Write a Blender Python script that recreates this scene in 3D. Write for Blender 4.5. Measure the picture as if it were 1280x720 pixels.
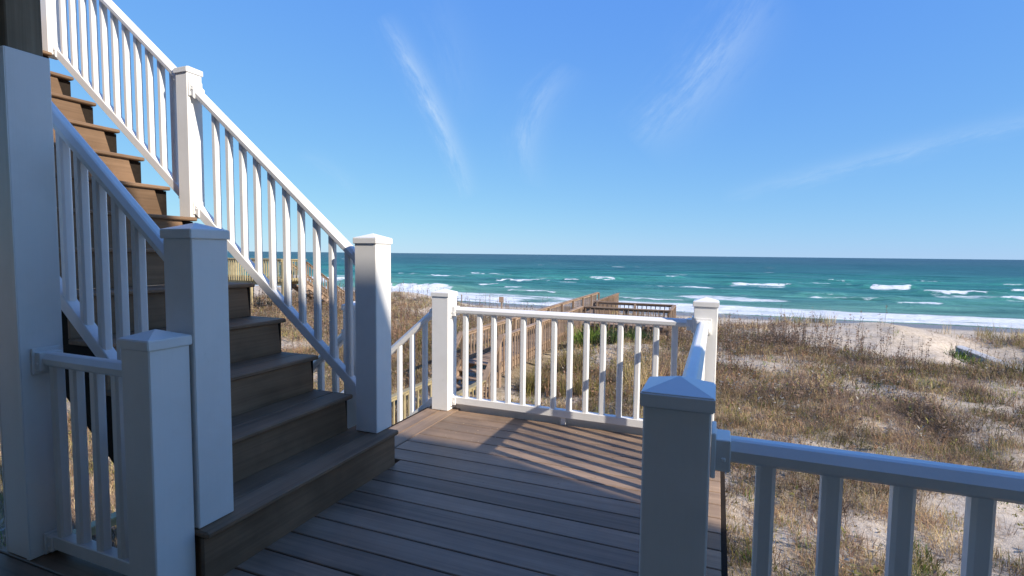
import bpy, bmesh, math, random
import numpy as np
from mathutils import Matrix, Vector

for o in list(bpy.data.objects):
    bpy.data.objects.remove(o)
scene = bpy.context.scene
C = scene.collection
rnd = random.Random(7)
R = math.radians

# ------------------------------------------------------------------ camera
# world: X along the deck boards, Y out to sea, Z up; deck top is z = 0
F, YAW, PITCH, ROLL, CAMZ = 646.05, 0.378, 0.0654, -0.0108, 1.25
def cam_axes():
    f = Vector((-math.sin(YAW)*math.cos(PITCH), math.cos(YAW)*math.cos(PITCH), -math.sin(PITCH)))
    r = Vector((math.cos(YAW), math.sin(YAW), 0))
    d = f.cross(r)
    c, s = math.cos(ROLL), math.sin(ROLL)
    return c*r + s*d, -s*r + c*d, f
cr, cd, cf = cam_axes()
cam = bpy.data.cameras.new('camera')
cam.sensor_width = 36.0
cam.lens = F/1280*36
cam.clip_start = 0.05
cam.clip_end = 60000
camo = bpy.data.objects.new('camera', cam)
C.objects.link(camo)
M = Matrix.Identity(4)
for i in range(3):
    M[i][0], M[i][1], M[i][2] = cr[i], -cd[i], -cf[i]
M[2][3] = CAMZ
camo.matrix_world = M
scene.camera = camo

# ------------------------------------------------------------------ sun and sky
SUN_H = Vector((0.956, -0.292))           # horizontal direction towards the sun
SUN_EL = math.atan(0.602)
sun = bpy.data.lights.new('sun', 'SUN')
sun.energy = 2.0
sun.angle = R(0.53)
sun.color = (1.0, 0.90, 0.76)
suno = bpy.data.objects.new('sun', sun)
C.objects.link(suno)
sd = Vector((SUN_H.x*math.cos(SUN_EL), SUN_H.y*math.cos(SUN_EL), math.sin(SUN_EL)))
suno.rotation_euler = (-sd).to_track_quat('-Z', 'Y').to_euler()

world = bpy.data.worlds.new('World')
scene.world = world
world.use_nodes = True
wn, wl = world.node_tree.nodes, world.node_tree.links
wn.clear()
def wnode(t, **k):
    n = wn.new(t)
    for a, b in k.items(): setattr(n, a, b)
    return n
def wmath(op, a, b=None, c=None):
    n = wnode('ShaderNodeMath', operation=op)
    for i, v in enumerate((a, b, c)):
        if v is None: continue
        if isinstance(v, (int, float)): n.inputs[i].default_value = v
        else: wl.new(v, n.inputs[i])
    return n.outputs[0]
out = wnode('ShaderNodeOutputWorld')
bg = wnode('ShaderNodeBackground')
bg.inputs['Strength'].default_value = 0.15
sky = wnode('ShaderNodeTexSky', sky_type='NISHITA')
sky.sun_disc = False
sky.sun_elevation = SUN_EL
sky.sun_rotation = math.atan2(SUN_H.x, SUN_H.y)
sky.altitude = 0
sky.air_density = 1.0
sky.dust_density = 0.0
sky.ozone_density = 3.0
geo = wnode('ShaderNodeNewGeometry')
tc = wnode('ShaderNodeTexCoord')
sep = wnode('ShaderNodeSeparateXYZ')
wl.new(tc.outputs['Generated'], sep.inputs[0])
az = wmath('MULTIPLY', wmath('ARCTAN2', sep.outputs[0], sep.outputs[1]), 180/math.pi)
el = wmath('MULTIPLY', wmath('ARCSINE', sep.outputs[2]), 180/math.pi)
total = None
# high cirrus: (azimuth, elevation) of the two ends in degrees, half width, bend, strength
for i, (a0, e0, a1, e1, wd, bend, st) in enumerate([
        (-35.5, 23.5, -26.2, 6.0, 0.95, 0.9, 0.55), (-15.0, 19.5, -19.4, 7.2, 1.5, -2.4, 0.28),
        (4.5, 24.5, -8.2, 11.0, 2.4, 0.5, 0.34), (0.0, 5.9, 27.0, 11.6, 0.75, 0.35, 0.26),
        (-30.5, 27.0, -26.5, 14.0, 2.2, 0.8, 0.07), (-44, 10.0, -38, 6.0, 0.8, 0.5, 0.12),
        (32, 12.0, 70, 30.0, 2.0, 2.0, 0.22), (-80, 20.0, -55, 33.0, 2.0, -2.0, 0.22),
        (-10, 35.0, 25, 50.0, 3.0, 2.0, 0.25)]):
    L = math.hypot(a1-a0, e1-e0)
    ux, uy = (a1-a0)/L, (e1-e0)/L
    da = wmath('SUBTRACT', az, a0); de = wmath('SUBTRACT', el, e0)
    u = wmath('DIVIDE', wmath('ADD', wmath('MULTIPLY', da, ux), wmath('MULTIPLY', de, uy)), L)
    v = wmath('ADD', wmath('MULTIPLY', da, -uy), wmath('MULTIPLY', de, ux))
    um = wmath('MULTIPLY', u, wmath('SUBTRACT', 1.0, u))
    v = wmath('SUBTRACT', v, wmath('MULTIPLY', um, 4*bend))
    cx = wnode('ShaderNodeCombineXYZ')
    wl.new(wmath('MULTIPLY', u, L*0.14), cx.inputs[0]); wl.new(wmath('MULTIPLY', v, 0.55), cx.inputs[1]); cx.inputs[2].default_value = i*7.3
    nz = wnode('ShaderNodeTexNoise'); nz.inputs['Scale'].default_value = 2.1; nz.inputs['Detail'].default_value = 9; nz.inputs['Roughness'].default_value = 0.68
    wl.new(cx.outputs[0], nz.inputs['Vector'])
    v2 = wmath('ADD', v, wmath('MULTIPLY', wmath('SUBTRACT', nz.outputs[0], 0.5), 2.4*wd))
    g = wmath('EXPONENT', wmath('MULTIPLY', wmath('POWER', wmath('ABSOLUTE', wmath('DIVIDE', v2, wd)), 1.6), -1.0))
    wnd = wmath('POWER', wmath('MAXIMUM', wmath('MULTIPLY', um, 4.0), 0.0), 0.8)
    fib = wmath('MULTIPLY_ADD', nz.outputs[0], 2.6, -0.65)
    fib = wmath('MINIMUM', wmath('MAXIMUM', fib, 0.0), 1.4)
    m = wmath('MULTIPLY', wmath('MULTIPLY', g, wnd), wmath('MULTIPLY', fib, st))
    total = m if total is None else wmath('ADD', total, m)
total = wmath('MULTIPLY', wmath('MINIMUM', total, 0.8), 0.78)
mixc = wnode('ShaderNodeMix', data_type='RGBA')
wl.new(total, mixc.inputs['Factor'])
# film response of the sky: each channel raised to its own power, the same in every direction
SKY_GAIN, SKY_POW = (0.246, 0.508, 1.60), (0.63, 0.49, 0.08)
ssep = wnode('ShaderNodeSeparateColor'); wl.new(sky.outputs[0], ssep.inputs[0])
scomb = wnode('ShaderNodeCombineColor')
for i in range(3):
    wl.new(wmath('MULTIPLY', wmath('POWER', ssep.outputs[i], SKY_POW[i]), SKY_GAIN[i]), scomb.inputs[i])
soft = scomb.outputs[0]
wl.new(soft, mixc.inputs['A'])
mixc.inputs['B'].default_value = (1.4, 1.72, 2.05, 1)
wl.new(mixc.outputs['Result'], bg.inputs['Color'])
wl.new(bg.outputs[0], out.inputs[0])

scene.view_settings.view_transform = 'Standard'
scene.view_settings.look = 'None'
scene.view_settings.exposure = 1.73
scene.view_settings.gamma = 1.0
scene.view_settings.use_curve_mapping = False
scene.render.engine = 'CYCLES'
scene.render.resolution_x, scene.render.resolution_y = 1024, 576

# ------------------------------------------------------------------ materials
MATS = {}
def material(name):
    m = bpy.data.materials.new(name); m.use_nodes = True
    nt = m.node_tree
    b = nt.nodes['Principled BSDF']
    MATS[name] = m
    return m, nt, b
def nd(nt, t, **k):
    n = nt.nodes.new(t)
    for a, v in k.items(): setattr(n, a, v)
    return n
def ramp(nt, fac, stops):
    r = nd(nt, 'ShaderNodeValToRGB')
    e = r.color_ramp.elements
    while len(e) < len(stops): e.new(0.5)
    for s, (p, c) in zip(e, stops):
        s.position = p; s.color = (*c, 1) if len(c) == 3 else c
    nt.links.new(fac, r.inputs[0])
    return r
def noise(nt, vec, scale, detail=4, rough=0.55):
    n = nd(nt, 'ShaderNodeTexNoise')
    n.inputs['Scale'].default_value = scale; n.inputs['Detail'].default_value = detail; n.inputs['Roughness'].default_value = rough
    if vec is not None: nt.links.new(vec, n.inputs['Vector'])
    return n
def mapping(nt, vec, scale, rnd_off=True):
    mp = nd(nt, 'ShaderNodeMapping')
    mp.inputs['Scale'].default_value = scale
    nt.links.new(vec, mp.inputs['Vector'])
    if rnd_off:
        oi = nd(nt, 'ShaderNodeObjectInfo')
        mu = nd(nt, 'ShaderNodeMath', operation='MULTIPLY'); mu.inputs[1].default_value = 37.0
        nt.links.new(oi.outputs['Random'], mu.inputs[0])
        cb = nd(nt, 'ShaderNodeCombineXYZ')
        for i in range(3): nt.links.new(mu.outputs[0], cb.inputs[i])
        nt.links.new(cb.outputs[0], mp.inputs['Location'])
    return mp.outputs[0]
def mixrgb(nt, fac, a, b, mode='MIX'):
    m = nd(nt, 'ShaderNodeMix', data_type='RGBA', blend_type=mode)
    for key, v in (('Factor', fac), ('A', a), ('B', b)):
        if isinstance(v, (int, float)): m.inputs[key].default_value = v
        elif isinstance(v, tuple): m.inputs[key].default_value = (*v, 1)
        else: nt.links.new(v, m.inputs[key])
    return m.outputs['Result']
def bump(nt, b, h, strength, dist):
    bp = nd(nt, 'ShaderNodeBump')
    bp.inputs['Strength'].default_value = strength; bp.inputs['Distance'].default_value = dist
    nt.links.new(h, bp.inputs['Height']); nt.links.new(bp.outputs[0], b.inputs['Normal'])

def vinyl():
    m, nt, b = material('white_vinyl')
    t = nd(nt, 'ShaderNodeTexCoord')
    n1 = noise(nt, mapping(nt, t.outputs['Object'], (1, 1, 1)), 3.2, 5, 0.6)
    n2 = noise(nt, mapping(nt, t.outputs['Object'], (160, 160, 3)), 1.0, 3, 0.6)
    c = ramp(nt, n1.outputs[0], [(0.30, (0.80, 0.79, 0.765)), (0.55, (0.86, 0.855, 0.84)), (0.8, (0.87, 0.865, 0.85))])
    c2 = mixrgb(nt, 0.07, c.outputs[0], ramp(nt, n2.outputs[0], [(0.3, (0.60, 0.60, 0.60)), (0.7, (0.84, 0.84, 0.83))]).outputs[0])
    sc = noise(nt, mapping(nt, t.outputs['Object'], (1, 1, 0.35)), 21, 6, 0.7)
    scf = ramp(nt, sc.outputs[0], [(0.66, (0, 0, 0)), (0.74, (1, 1, 1))])
    mm = nd(nt, 'ShaderNodeMath', operation='MULTIPLY'); mm.inputs[1].default_value = 0.22
    nt.links.new(scf.outputs[0], mm.inputs[0])
    c3 = mixrgb(nt, mm.outputs[0], c2, (0.47, 0.45, 0.40))
    nt.links.new(c3, b.inputs['Base Color'])
    b.inputs['Roughness'].default_value = 0.38
    b.inputs['Specular IOR Level'].default_value = 0.35
    bump(nt, b, n2.outputs[0], 0.10, 0.002)
vinyl()

def wood(name, grain, dark, mid, light, rough=0.6, spec=0.3, grain_scale=1.0, relief=0.25, blotch=0.35):
    """grain = 'X','Y','Z': long direction of the piece in its own axes"""
    m, nt, b = material(name)
    t = nd(nt, 'ShaderNodeTexCoord')
    s = {'X': (1.3, 55, 55), 'Y': (55, 1.3, 55), 'Z': (55, 55, 1.3)}[grain]
    s = tuple(v*grain_scale for v in s)
    n1 = noise(nt, mapping(nt, t.outputs['Object'], s), 1.0, 6, 0.65)
    n2 = noise(nt, mapping(nt, t.outputs['Object'], tuple(v*0.22 for v in s)), 1.0, 3, 0.5)
    n3 = noise(nt, mapping(nt, t.outputs['Object'], (1, 1, 1)), 2.3, 4, 0.6)
    c = ramp(nt, n1.outputs[0], [(0.28, dark), (0.5, mid), (0.74, light)])
    c2 = mixrgb(nt, 0.40, c.outputs[0], ramp(nt, n2.outputs[0], [(0.3, dark), (0.7, light)]).outputs[0])
    oi = nd(nt, 'ShaderNodeObjectInfo')
    rr = ramp(nt, oi.outputs['Random'], [(0.0, (0.78, 0.77, 0.76)), (1.0, (1.18, 1.16, 1.15))])
    c3 = mixrgb(nt, 1.0, c2, rr.outputs[0], 'MULTIPLY')
    bl = ramp(nt, n3.outputs[0], [(0.35, (1-blotch, 1-blotch, 1-blotch)), (0.65, (1.05, 1.05, 1.05))])
    c4 = mixrgb(nt, 1.0, c3, bl.outputs[0], 'MULTIPLY')
    nt.links.new(c4, b.inputs['Base Color'])
    rg = ramp(nt, n3.outputs[0], [(0.3, (rough-.1,)*3), (0.7, (min(1, rough+.12),)*3)])
    nt.links.new(rg.outputs[0], b.inputs['Roughness'])
    b.inputs['Specular IOR Level'].default_value = spec
    bump(nt, b, n1.outputs[0], relief, 0.003)
DK = ((0.175, 0.118, 0.078), (0.285, 0.198, 0.135), (0.38, 0.272, 0.190))
wood('deck_board_x', 'X', *DK, rough=0.52, spec=0.38)
wood('deck_board_y', 'Y', *DK, rough=0.52, spec=0.38)
ST = ((0.165, 0.102, 0.060), (0.250, 0.158, 0.095), (0.325, 0.212, 0.132))
wood('stair_board_y', 'Y', *ST, rough=0.58, spec=0.3)
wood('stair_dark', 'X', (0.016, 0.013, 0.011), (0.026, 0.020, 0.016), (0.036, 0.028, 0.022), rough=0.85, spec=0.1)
WW = ((0.23, 0.155, 0.105), (0.37, 0.262, 0.185), (0.49, 0.370, 0.275))
for ax in 'XYZ':
    wood('weathered_wood_'+ax.lower(), ax, *WW, rough=0.8, spec=0.15, relief=0.5)
    wood('fresh_pine_'+ax.lower(), ax, (0.34, 0.27, 0.14), (0.48, 0.40, 0.23), (0.58, 0.50, 0.31), rough=0.75, spec=0.2, relief=0.4)
    wood('grey_wood_'+ax.lower(), ax, (0.16, 0.135, 0.12), (0.26, 0.225, 0.20), (0.34, 0.30, 0.27), rough=0.85, spec=0.1, relief=0.5)
wood('old_timber_z', 'Z', (0.13, 0.10, 0.065), (0.25, 0.20, 0.14), (0.36, 0.30, 0.21), rough=0.85, spec=0.15, grain_scale=0.5, relief=0.6)

def plain(name, col, rough=0.6, spec=0.3, var=0.12, scale=4.0):
    m, nt, b = material(name)
    t = nd(nt, 'ShaderNodeTexCoord')
    n = noise(nt, t.outputs['Object'], scale, 5, 0.6)
    c = ramp(nt, n.outputs[0], [(0.3, tuple(v*(1-var) for v in col)), (0.7, tuple(min(1, v*(1+var)) for v in col))])
    nt.links.new(c.outputs[0], b.inputs['Base Color'])
    b.inputs['Roughness'].default_value = rough
    b.inputs['Specular IOR Level'].default_value = spec
plain('siding', (0.55, 0.49, 0.41), 0.6)
plain('dark_metal', (0.05, 0.05, 0.05), 0.4, 0.5)
plain('roof_shingle', (0.12, 0.11, 0.10), 0.9, 0.1)
plain('glass_dark', (0.03, 0.035, 0.04), 0.08, 0.8)
plain('white_beam', (0.50, 0.49, 0.47), 0.6, 0.3, 0.10, 1.2)
plain('steel', (0.55, 0.55, 0.55), 0.35, 0.5)

def sand():
    m, nt, b = material('sand')
    g = nd(nt, 'ShaderNodeNewGeometry')
    pos = g.outputs['Position']
    n1 = noise(nt, pos, 0.5, 6, 0.6)
    n2 = noise(nt, pos, 9.0, 6, 0.7)
    n3 = noise(nt, pos, 60.0, 3, 0.6)
    c = ramp(nt, n1.outputs[0], [(0.3, (0.50, 0.42, 0.325)), (0.55, (0.61, 0.52, 0.415)), (0.75, (0.67, 0.585, 0.475))])
    d = ramp(nt, n2.outputs[0], [(0.38, (0.74, 0.69, 0.62)), (0.54, (1.06, 1.06, 1.05))])
    c2 = mixrgb(nt, 1.0, c.outputs[0], d.outputs[0], 'MULTIPLY')
    e = ramp(nt, n3.outputs[0], [(0.3, (0.82, 0.80, 0.78)), (0.6, (1.05, 1.05, 1.05))])
    c3 = mixrgb(nt, 1.0, c2, e.outputs[0], 'MULTIPLY')
    at = nd(nt, 'ShaderNodeAttribute', attribute_name='litter')
    l = ramp(nt, n2.outputs[0], [(0.3, (0.20, 0.15, 0.095)), (0.7, (0.42, 0.33, 0.225))])
    c4 = mixrgb(nt, at.outputs['Fac'], c3, l.outputs[0])
    wet = nd(nt, 'ShaderNodeAttribute', attribute_name='wet')
    c5 = mixrgb(nt, wet.outputs['Fac'], c4, (0.20, 0.175, 0.155))
    nt.links.new(c5, b.inputs['Base Color'])
    rr = ramp(nt, wet.outputs['Fac'], [(0.0, (0.95,)*3), (1.0, (0.32,)*3)])
    nt.links.new(rr.outputs[0], b.inputs['Roughness'])
    b.inputs['Specular IOR Level'].default_value = 0.25
    ad = nd(nt, 'ShaderNodeMath', operation='ADD')
    nt.links.new(n2.outputs[0], ad.inputs[0]); nt.links.new(n3.outputs[0], ad.inputs[1])
    bump(nt, b, ad.outputs[0], 0.55, 0.05)
sand()

def water():
    m, nt, b = material('sea_water')
    g = nd(nt, 'ShaderNodeNewGeometry')
    sp = nd(nt, 'ShaderNodeSeparateXYZ'); nt.links.new(g.outputs['Position'], sp.inputs[0])
    lg = nd(nt, 'ShaderNodeMath', operation='LOGARITHM'); lg.inputs[1].default_value = 10
    nt.links.new(sp.outputs[1], lg.inputs[0])
    mr = nd(nt, 'ShaderNodeMapRange'); mr.inputs['From Min'].default_value = 1.75; mr.inputs['From Max'].default_value = 3.3
    nt.links.new(lg.outputs[0], mr.inputs['Value'])
    depth = ramp(nt, mr.outputs[0], [(0.0, (0.17, 0.26, 0.22)), (0.12, (0.085, 0.26, 0.225)), (0.26, (0.040, 0.205, 0.190)),
                                     (0.45, (0.020, 0.115, 0.125)), (0.70, (0.012, 0.068, 0.084)), (1.0, (0.009, 0.050, 0.072))])
    mp = mapping(nt, g.outputs['Position'], (0.22, 1.0, 1.0), False)
    nl = noise(nt, mp, 0.05, 5, 0.6)
    ns = noise(nt, mapping(nt, g.outputs['Position'], (0.16, 1.0, 1.0), False), 0.42, 6, 0.72)
    pt = ramp(nt, nl.outputs[0], [(0.36, (0.60, 0.74, 0.82)), (0.64, (1.35, 1.22, 1.10))])
    col = mixrgb(nt, 1.0, depth.outputs[0], pt.outputs[0], 'MULTIPLY')
    ps = ramp(nt, ns.outputs[0], [(0.34, (0.55, 0.62, 0.66)), (0.66, (1.45, 1.40, 1.36))])
    col = mixrgb(nt, 1.0, col, ps.outputs[0], 'MULTIPLY')
    nm = noise(nt, mapping(nt, g.outputs['Position'], (0.4, 1.0, 1.0), False), 0.55, 6, 0.65)
    nf = noise(nt, mapping(nt, g.outputs['Position'], (0.45, 1.0, 1.0), False), 1.1, 8, 0.72)
    at = nd(nt, 'ShaderNodeAttribute', attribute_name='foam')
    # lacy foam: attribute pushed through noise
    a = nd(nt, 'ShaderNodeMath', operation='MULTIPLY_ADD'); a.inputs[1].default_value = 1.5; a.inputs[2].default_value = -0.72
    nt.links.new(at.outputs['Fac'], a.inputs[0])
    s = nd(nt, 'ShaderNodeMath', operation='ADD'); nt.links.new(a.outputs[0], s.inputs[0]); nt.links.new(nf.outputs[0], s.inputs[1])
    fo = ramp(nt, s.outputs[0], [(0.34, (0, 0, 0)), (0.62, (1, 1, 1))])
    # scattered far whitecaps
    mp2 = mapping(nt, g.outputs['Position'], (0.09, 0.32, 1.0), False)
    nw = noise(nt, mp2, 0.36, 3, 0.6)
    wc = ramp(nt, nw.outputs[0], [(0.70, (0, 0, 0)), (0.74, (0.7, 0.7, 0.7))])
    far = ramp(nt, mr.outputs[0], [(0.22, (0, 0, 0)), (0.3, (1, 1, 1)), (0.75, (1, 1, 1)), (0.9, (0, 0, 0))])
    wc2 = mixrgb(nt, 1.0, wc.outputs[0], far.outputs[0], 'MULTIPLY')
    f2 = mixrgb(nt, 1.0, fo.outputs[0], wc2, 'LIGHTEN')
    c2 = mixrgb(nt, f2, col, (0.74, 0.77, 0.79))
    nt.links.new(c2, b.inputs['Base Color'])
    rr = ramp(nt, f2, [(0, (0.28,)*3), (1, (0.85,)*3)])
    nt.links.new(rr.outputs[0], b.inputs['Roughness'])
    b.inputs['Specular IOR Level'].default_value = 0.04
    b.inputs['IOR'].default_value = 1.33
    bp = nd(nt, 'ShaderNodeMath', operation='ADD'); nt.links.new(nm.outputs[0], bp.inputs[0]); nt.links.new(nf.outputs[0], bp.inputs[1])
    bump(nt, b, bp.outputs[0], 0.9, 0.5)
water()

def foliage(name):
    m, nt, b = material(name)
    at = nd(nt, 'ShaderNodeAttribute', attribute_name='Col')
    nt.links.new(at.outputs['Color'], b.inputs['Base Color'])
    b.inputs['Roughness'].default_value = 0.7
    b.inputs['Specular IOR Level'].default_value = 0.15
    tr = nd(nt, 'ShaderNodeBsdfTranslucent'); nt.links.new(at.outputs['Color'], tr.inputs['Color'])
    mx = nd(nt, 'ShaderNodeMixShader'); mx.inputs[0].default_value = 0.25
    o = nt.nodes['Material Output']
    nt.links.new(b.outputs[0], mx.inputs[1]); nt.links.new(tr.outputs[0], mx.inputs[2]); nt.links.new(mx.outputs[0], o.inputs[0])
foliage('plant_blades')

# ------------------------------------------------------------------ helpers
WLOC = {}
def tag(o, label, cat, group=None):
    o['label'] = label; o['category'] = cat
    if group: o['group'] = group
    return o
def thing(name, loc, label, cat, group=None):
    o = bpy.data.objects.new(name, None)
    o.empty_display_size = 0.1
    C.objects.link(o); o.location = loc; WLOC[o] = Vector(loc)
    return tag(o, label, cat, group)
def part(name, mesh, mat, parent, loc, label=None):
    o = bpy.data.objects.new(name, mesh)
    C.objects.link(o)
    loc = Vector(loc)
    if parent is not None:
        o.parent = parent; o.location = loc - WLOC[parent]
    else: o.location = loc
    WLOC[o] = loc
    if not mesh.materials: mesh.materials.append(MATS[mat])
    if label: o['label'] = label
    return o
CACHE = {}
def mesh_from(name, verts, faces, smooth=False):
    me = bpy.data.meshes.new(name)
    me.from_pydata([tuple(v) for v in verts], [], faces)
    bm = bmesh.new(); bm.from_mesh(me); bmesh.ops.recalc_face_normals(bm, faces=bm.faces); bm.to_mesh(me); bm.free()
    if smooth: me.polygons.foreach_set('use_smooth', [True]*len(me.polygons))
    return me
def box(sx, sy, sz, mat, bev=0.0):
    k = ('box', round(sx, 4), round(sy, 4), round(sz, 4), mat, bev)
    if k in CACHE: return CACHE[k]
    bm = bmesh.new()
    bmesh.ops.create_cube(bm, size=1.0)
    bmesh.ops.scale(bm, vec=(sx, sy, sz), verts=bm.verts)
    if bev: bmesh.ops.bevel(bm, geom=list(bm.edges), offset=bev, segments=1, affect='EDGES')
    me = bpy.data.meshes.new('box'); bm.to_mesh(me); bm.free()
    me.materials.append(MATS[mat]); CACHE[k] = me
    return me
def bx(name, parent, x0, x1, y0, y1, z0, z1, mat, bev=0.0, label=None):
    return part(name, box(x1-x0, y1-y0, z1-z0, mat, bev), mat, parent, ((x0+x1)/2, (y0+y1)/2, (z0+z1)/2), label)
def prism(profile, p0, p1, mat, up=(0, 0, 1), vertical_ends=False):
    """sweep a profile [(side, up)] from p0 to p1 (coordinates relative to p0)"""
    p0, p1 = Vector(p0), Vector(p1)
    d = (p1-p0); L = d.length; dn = d.normalized()
    side = dn.cross(Vector(up)).normalized(); u = side.cross(dn).normalized()
    vs = []
    for e in (0, 1):
        for (s, t) in profile:
            p = side*s + u*t + d*e
            if vertical_ends:
                h = Vector((dn.x, dn.y, 0)).normalized()
                over = (p - d*e).dot(h)
                p = p - dn*(over/dn.dot(h))
            vs.append(p)
    n = len(profile)
    fs = [tuple(range(n))[::-1], tuple(range(n, 2*n))] + [(i, (i+1) % n, n+(i+1) % n, n+i) for i in range(n)]
    me = mesh_from('prism', vs, fs)
    me.materials.append(MATS[mat])
    return me
def swept(name, parent, profile, p0, p1, mat, vertical_ends=False, label=None):
    return part(name, prism(profile, (0, 0, 0), Vector(p1)-Vector(p0), mat, vertical_ends=vertical_ends), mat, parent, p0, label)
def rect(w, h): return [(-w/2, -h/2), (w/2, -h/2), (w/2, h/2), (-w/2, h/2)]

# ------------------------------------------------------------------ dune, beach and sea
def hash2(ix, iy, s):
    v = np.sin(ix*127.1 + iy*311.7 + s*74.7)*43758.5453
    return v - np.floor(v)
def vnoise(x, y, s=0):
    ix, iy = np.floor(x), np.floor(y); fx, fy = x-ix, y-iy
    fx = fx*fx*(3-2*fx); fy = fy*fy*(3-2*fy)
    a, b = hash2(ix, iy, s), hash2(ix+1, iy, s); c, d = hash2(ix, iy+1, s), hash2(ix+1, iy+1, s)
    return (a*(1-fx)+b*fx)*(1-fy) + (c*(1-fx)+d*fx)*fy
def fbm(x, y, s=0, o=4):
    t, a, n = 0, 0.5, 0
    for i in range(o):
        t = t + a*vnoise(x*2**i, y*2**i, s+i); n += a; a *= 0.5
    return t/n
def sst(a, b, x):
    t = np.clip((x-a)/(b-a), 0, 1); return t*t*(3-2*t)
def gauss(x, y, cx, cy, rx, ry): return np.exp(-((x-cx)/rx)**2 - ((y-cy)/ry)**2)
def ground_z(x, y):
    x, y = np.asarray(x, float), np.asarray(y, float)
    z = -2.72 + 0.40*sst(7, 14, y)
    z = z + 0.42*(fbm(x*0.16+3, y*0.16, 1)-0.5) + 0.16*(fbm(x*0.7, y*0.7, 5, 3)-0.5)*sst(2, 5, y)
    z = z + 0.16*(fbm(x*1.7+8, y*1.7, 9, 3)-0.5)*sst(2, 5, y)*(1-sst(26, 29, y))
    z = z + 0.30*np.exp(-((y-27.3)/2.6)**2)*(0.8+0.4*vnoise(x*0.3, y*0.1, 3))        # fore-dune crest
    z = z + 0.42*gauss(x, y, 6.7, 26.5, 2.2, 2.8)                                     # bare sand hump
    z = z + 0.40*gauss(x, y, -3.0, 19.0, 2.2, 1.3)                                    # mound under the spur
    z = z + 0.70*sst(-12.5, -19, x)*sst(8, 20, y)                                         # higher dune to the left
    z = z - 0.55*gauss(x, y, -6, 8, 2.2, 5) - 0.50*gauss(x, y, 9.6, 23.6, 1.5, 3.2)
    drop = sst(28.5, 41, y)
    beach = -4.05 - (y-41)*0.056
    z = z*(1-drop) + (beach + 0.10*(fbm(x*0.12, y*0.3, 21)-0.5)*(1-sst(46, 54, y)))*drop
    return z
def veg_cover(x, y):
    c = 0.95*sst(0.26, 0.46, fbm(x*0.55+11, y*0.55, 31, 4)) + 0.22*sst(11, 14, y) + 0.05
    for cx, cy, rx, ry, s in ((7.0, 24.8, 2.5, 3.2, 3.0), (1.3, 8.7, 1.7, 0.75, 1.0), (2.9, 8.0, 1.1, 0.8, 0.9), (4.6, 10.8, 1.9, 0.6, 0.75),
                              (2.0, 11.6, 1.4, 0.55, 0.8), (-2.2, 19.0, 2.1, 1.1, 0.9), (-3.1, 10.3, 0.9, 1.4, 0.85), (2.0, 25.4, 2.0, 1.3, 1.1), (3.4, 13.2, 0.7, 0.5, 0.9), (5.6, 15.6, 0.9, 0.4, 0.8), (0.9, 18.4, 0.8, 0.5, 0.8), (6.6, 12.3, 0.8, 0.4, 0.8), (-1.0, 11.8, 1.0, 0.8, 0.7),
                              (9.3, 23.6, 1.2, 2.8, 1.8), (0.4, 6.6, 0.6, 0.6, 0.4), (1.3, 16.2, 0.9, 0.7, 0.6), (3.2, 14.6, 1.0, 0.5, 0.5),
                              (-13, 25, 3.5, 2.5, 0.7), (-5.9, 8, 1.2, 8, 0.6)):
        c = c - s*gauss(x, y, cx, cy, rx, ry)
    c = c*(1-sst(26.2, 28.2, y))
    return np.clip(c, 0, 1)
def axis(parts):
    out = []
    for a, b, st in parts: out.append(np.arange(a, b, st))
    out.append([parts[-1][1]])
    return np.concatenate(out)
def grid_mesh(name, xs, ys, zf, attrs):
    X, Y = np.meshgrid(xs, ys)
    Z = zf(X, Y)
    nx, ny = len(xs), len(ys)
    co = np.stack([X, Y, Z], -1).reshape(-1, 3).astype(np.float32)
    i = np.arange(ny-1)[:, None]*nx + np.arange(nx-1)[None, :]
    q = np.stack([i, i+1, i+1+nx, i+nx], -1).reshape(-1, 4)
    me = quick_mesh(name, co, q.astype(np.int32), 4)
    for k, f in attrs.items():
        a = me.attributes.new(k, 'FLOAT', 'POINT')
        a.data.foreach_set('value', f(X, Y).reshape(-1).astype(np.float32))
    me.polygons.foreach_set('use_smooth', np.ones(len(q), dtype=bool))
    return me
def quick_mesh(name, co, idx, n):
    me = bpy.data.meshes.new(name)
    me.vertices.add(len(co)); me.vertices.foreach_set('co', np.ascontiguousarray(co, np.float32).reshape(-1))
    me.loops.add(idx.size); me.loops.foreach_set('vertex_index', np.ascontiguousarray(idx, np.int32).reshape(-1))
    me.polygons.add(len(idx)); me.polygons.foreach_set('loop_start', np.arange(0, idx.size, n, dtype=np.int32))
    me.polygons.foreach_set('loop_total', np.full(len(idx), n, np.int32))
    me.update(calc_edges=True)
    return me
def structure(name, me, mat):
    o = part(name, me, mat, None, (0, 0, 0)); o['kind'] = 'structure'; return o

gx = axis([(-6000, -400, 400), (-400, -60, 10), (-60, -28, 1.0), (-28, -12, 0.35), (-12, 14, 0.14), (14, 30, 0.6), (30, 80, 2), (80, 400, 20), (400, 6000, 400)])
gy = axis([(-400, -20, 20), (-20, 3, 1.0), (3, 30, 0.14), (30, 62, 0.4), (62, 75, 2)])
WET = lambda x, y: sst(53, 57.5, y + 1.6*(vnoise(x*0.12, y*0+0.5, 44)-0.5) + 0.5*(vnoise(x*0.5, y*0+0.5, 45)-0.5))
structure('dune_ground', grid_mesh('dune', gx, gy, ground_z, {
    'litter': lambda x, y: 0.78*veg_cover(x, y)*sst(-30, -20, x)*1.0, 'wet': WET}), 'sand')

SEA = -5.0
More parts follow.
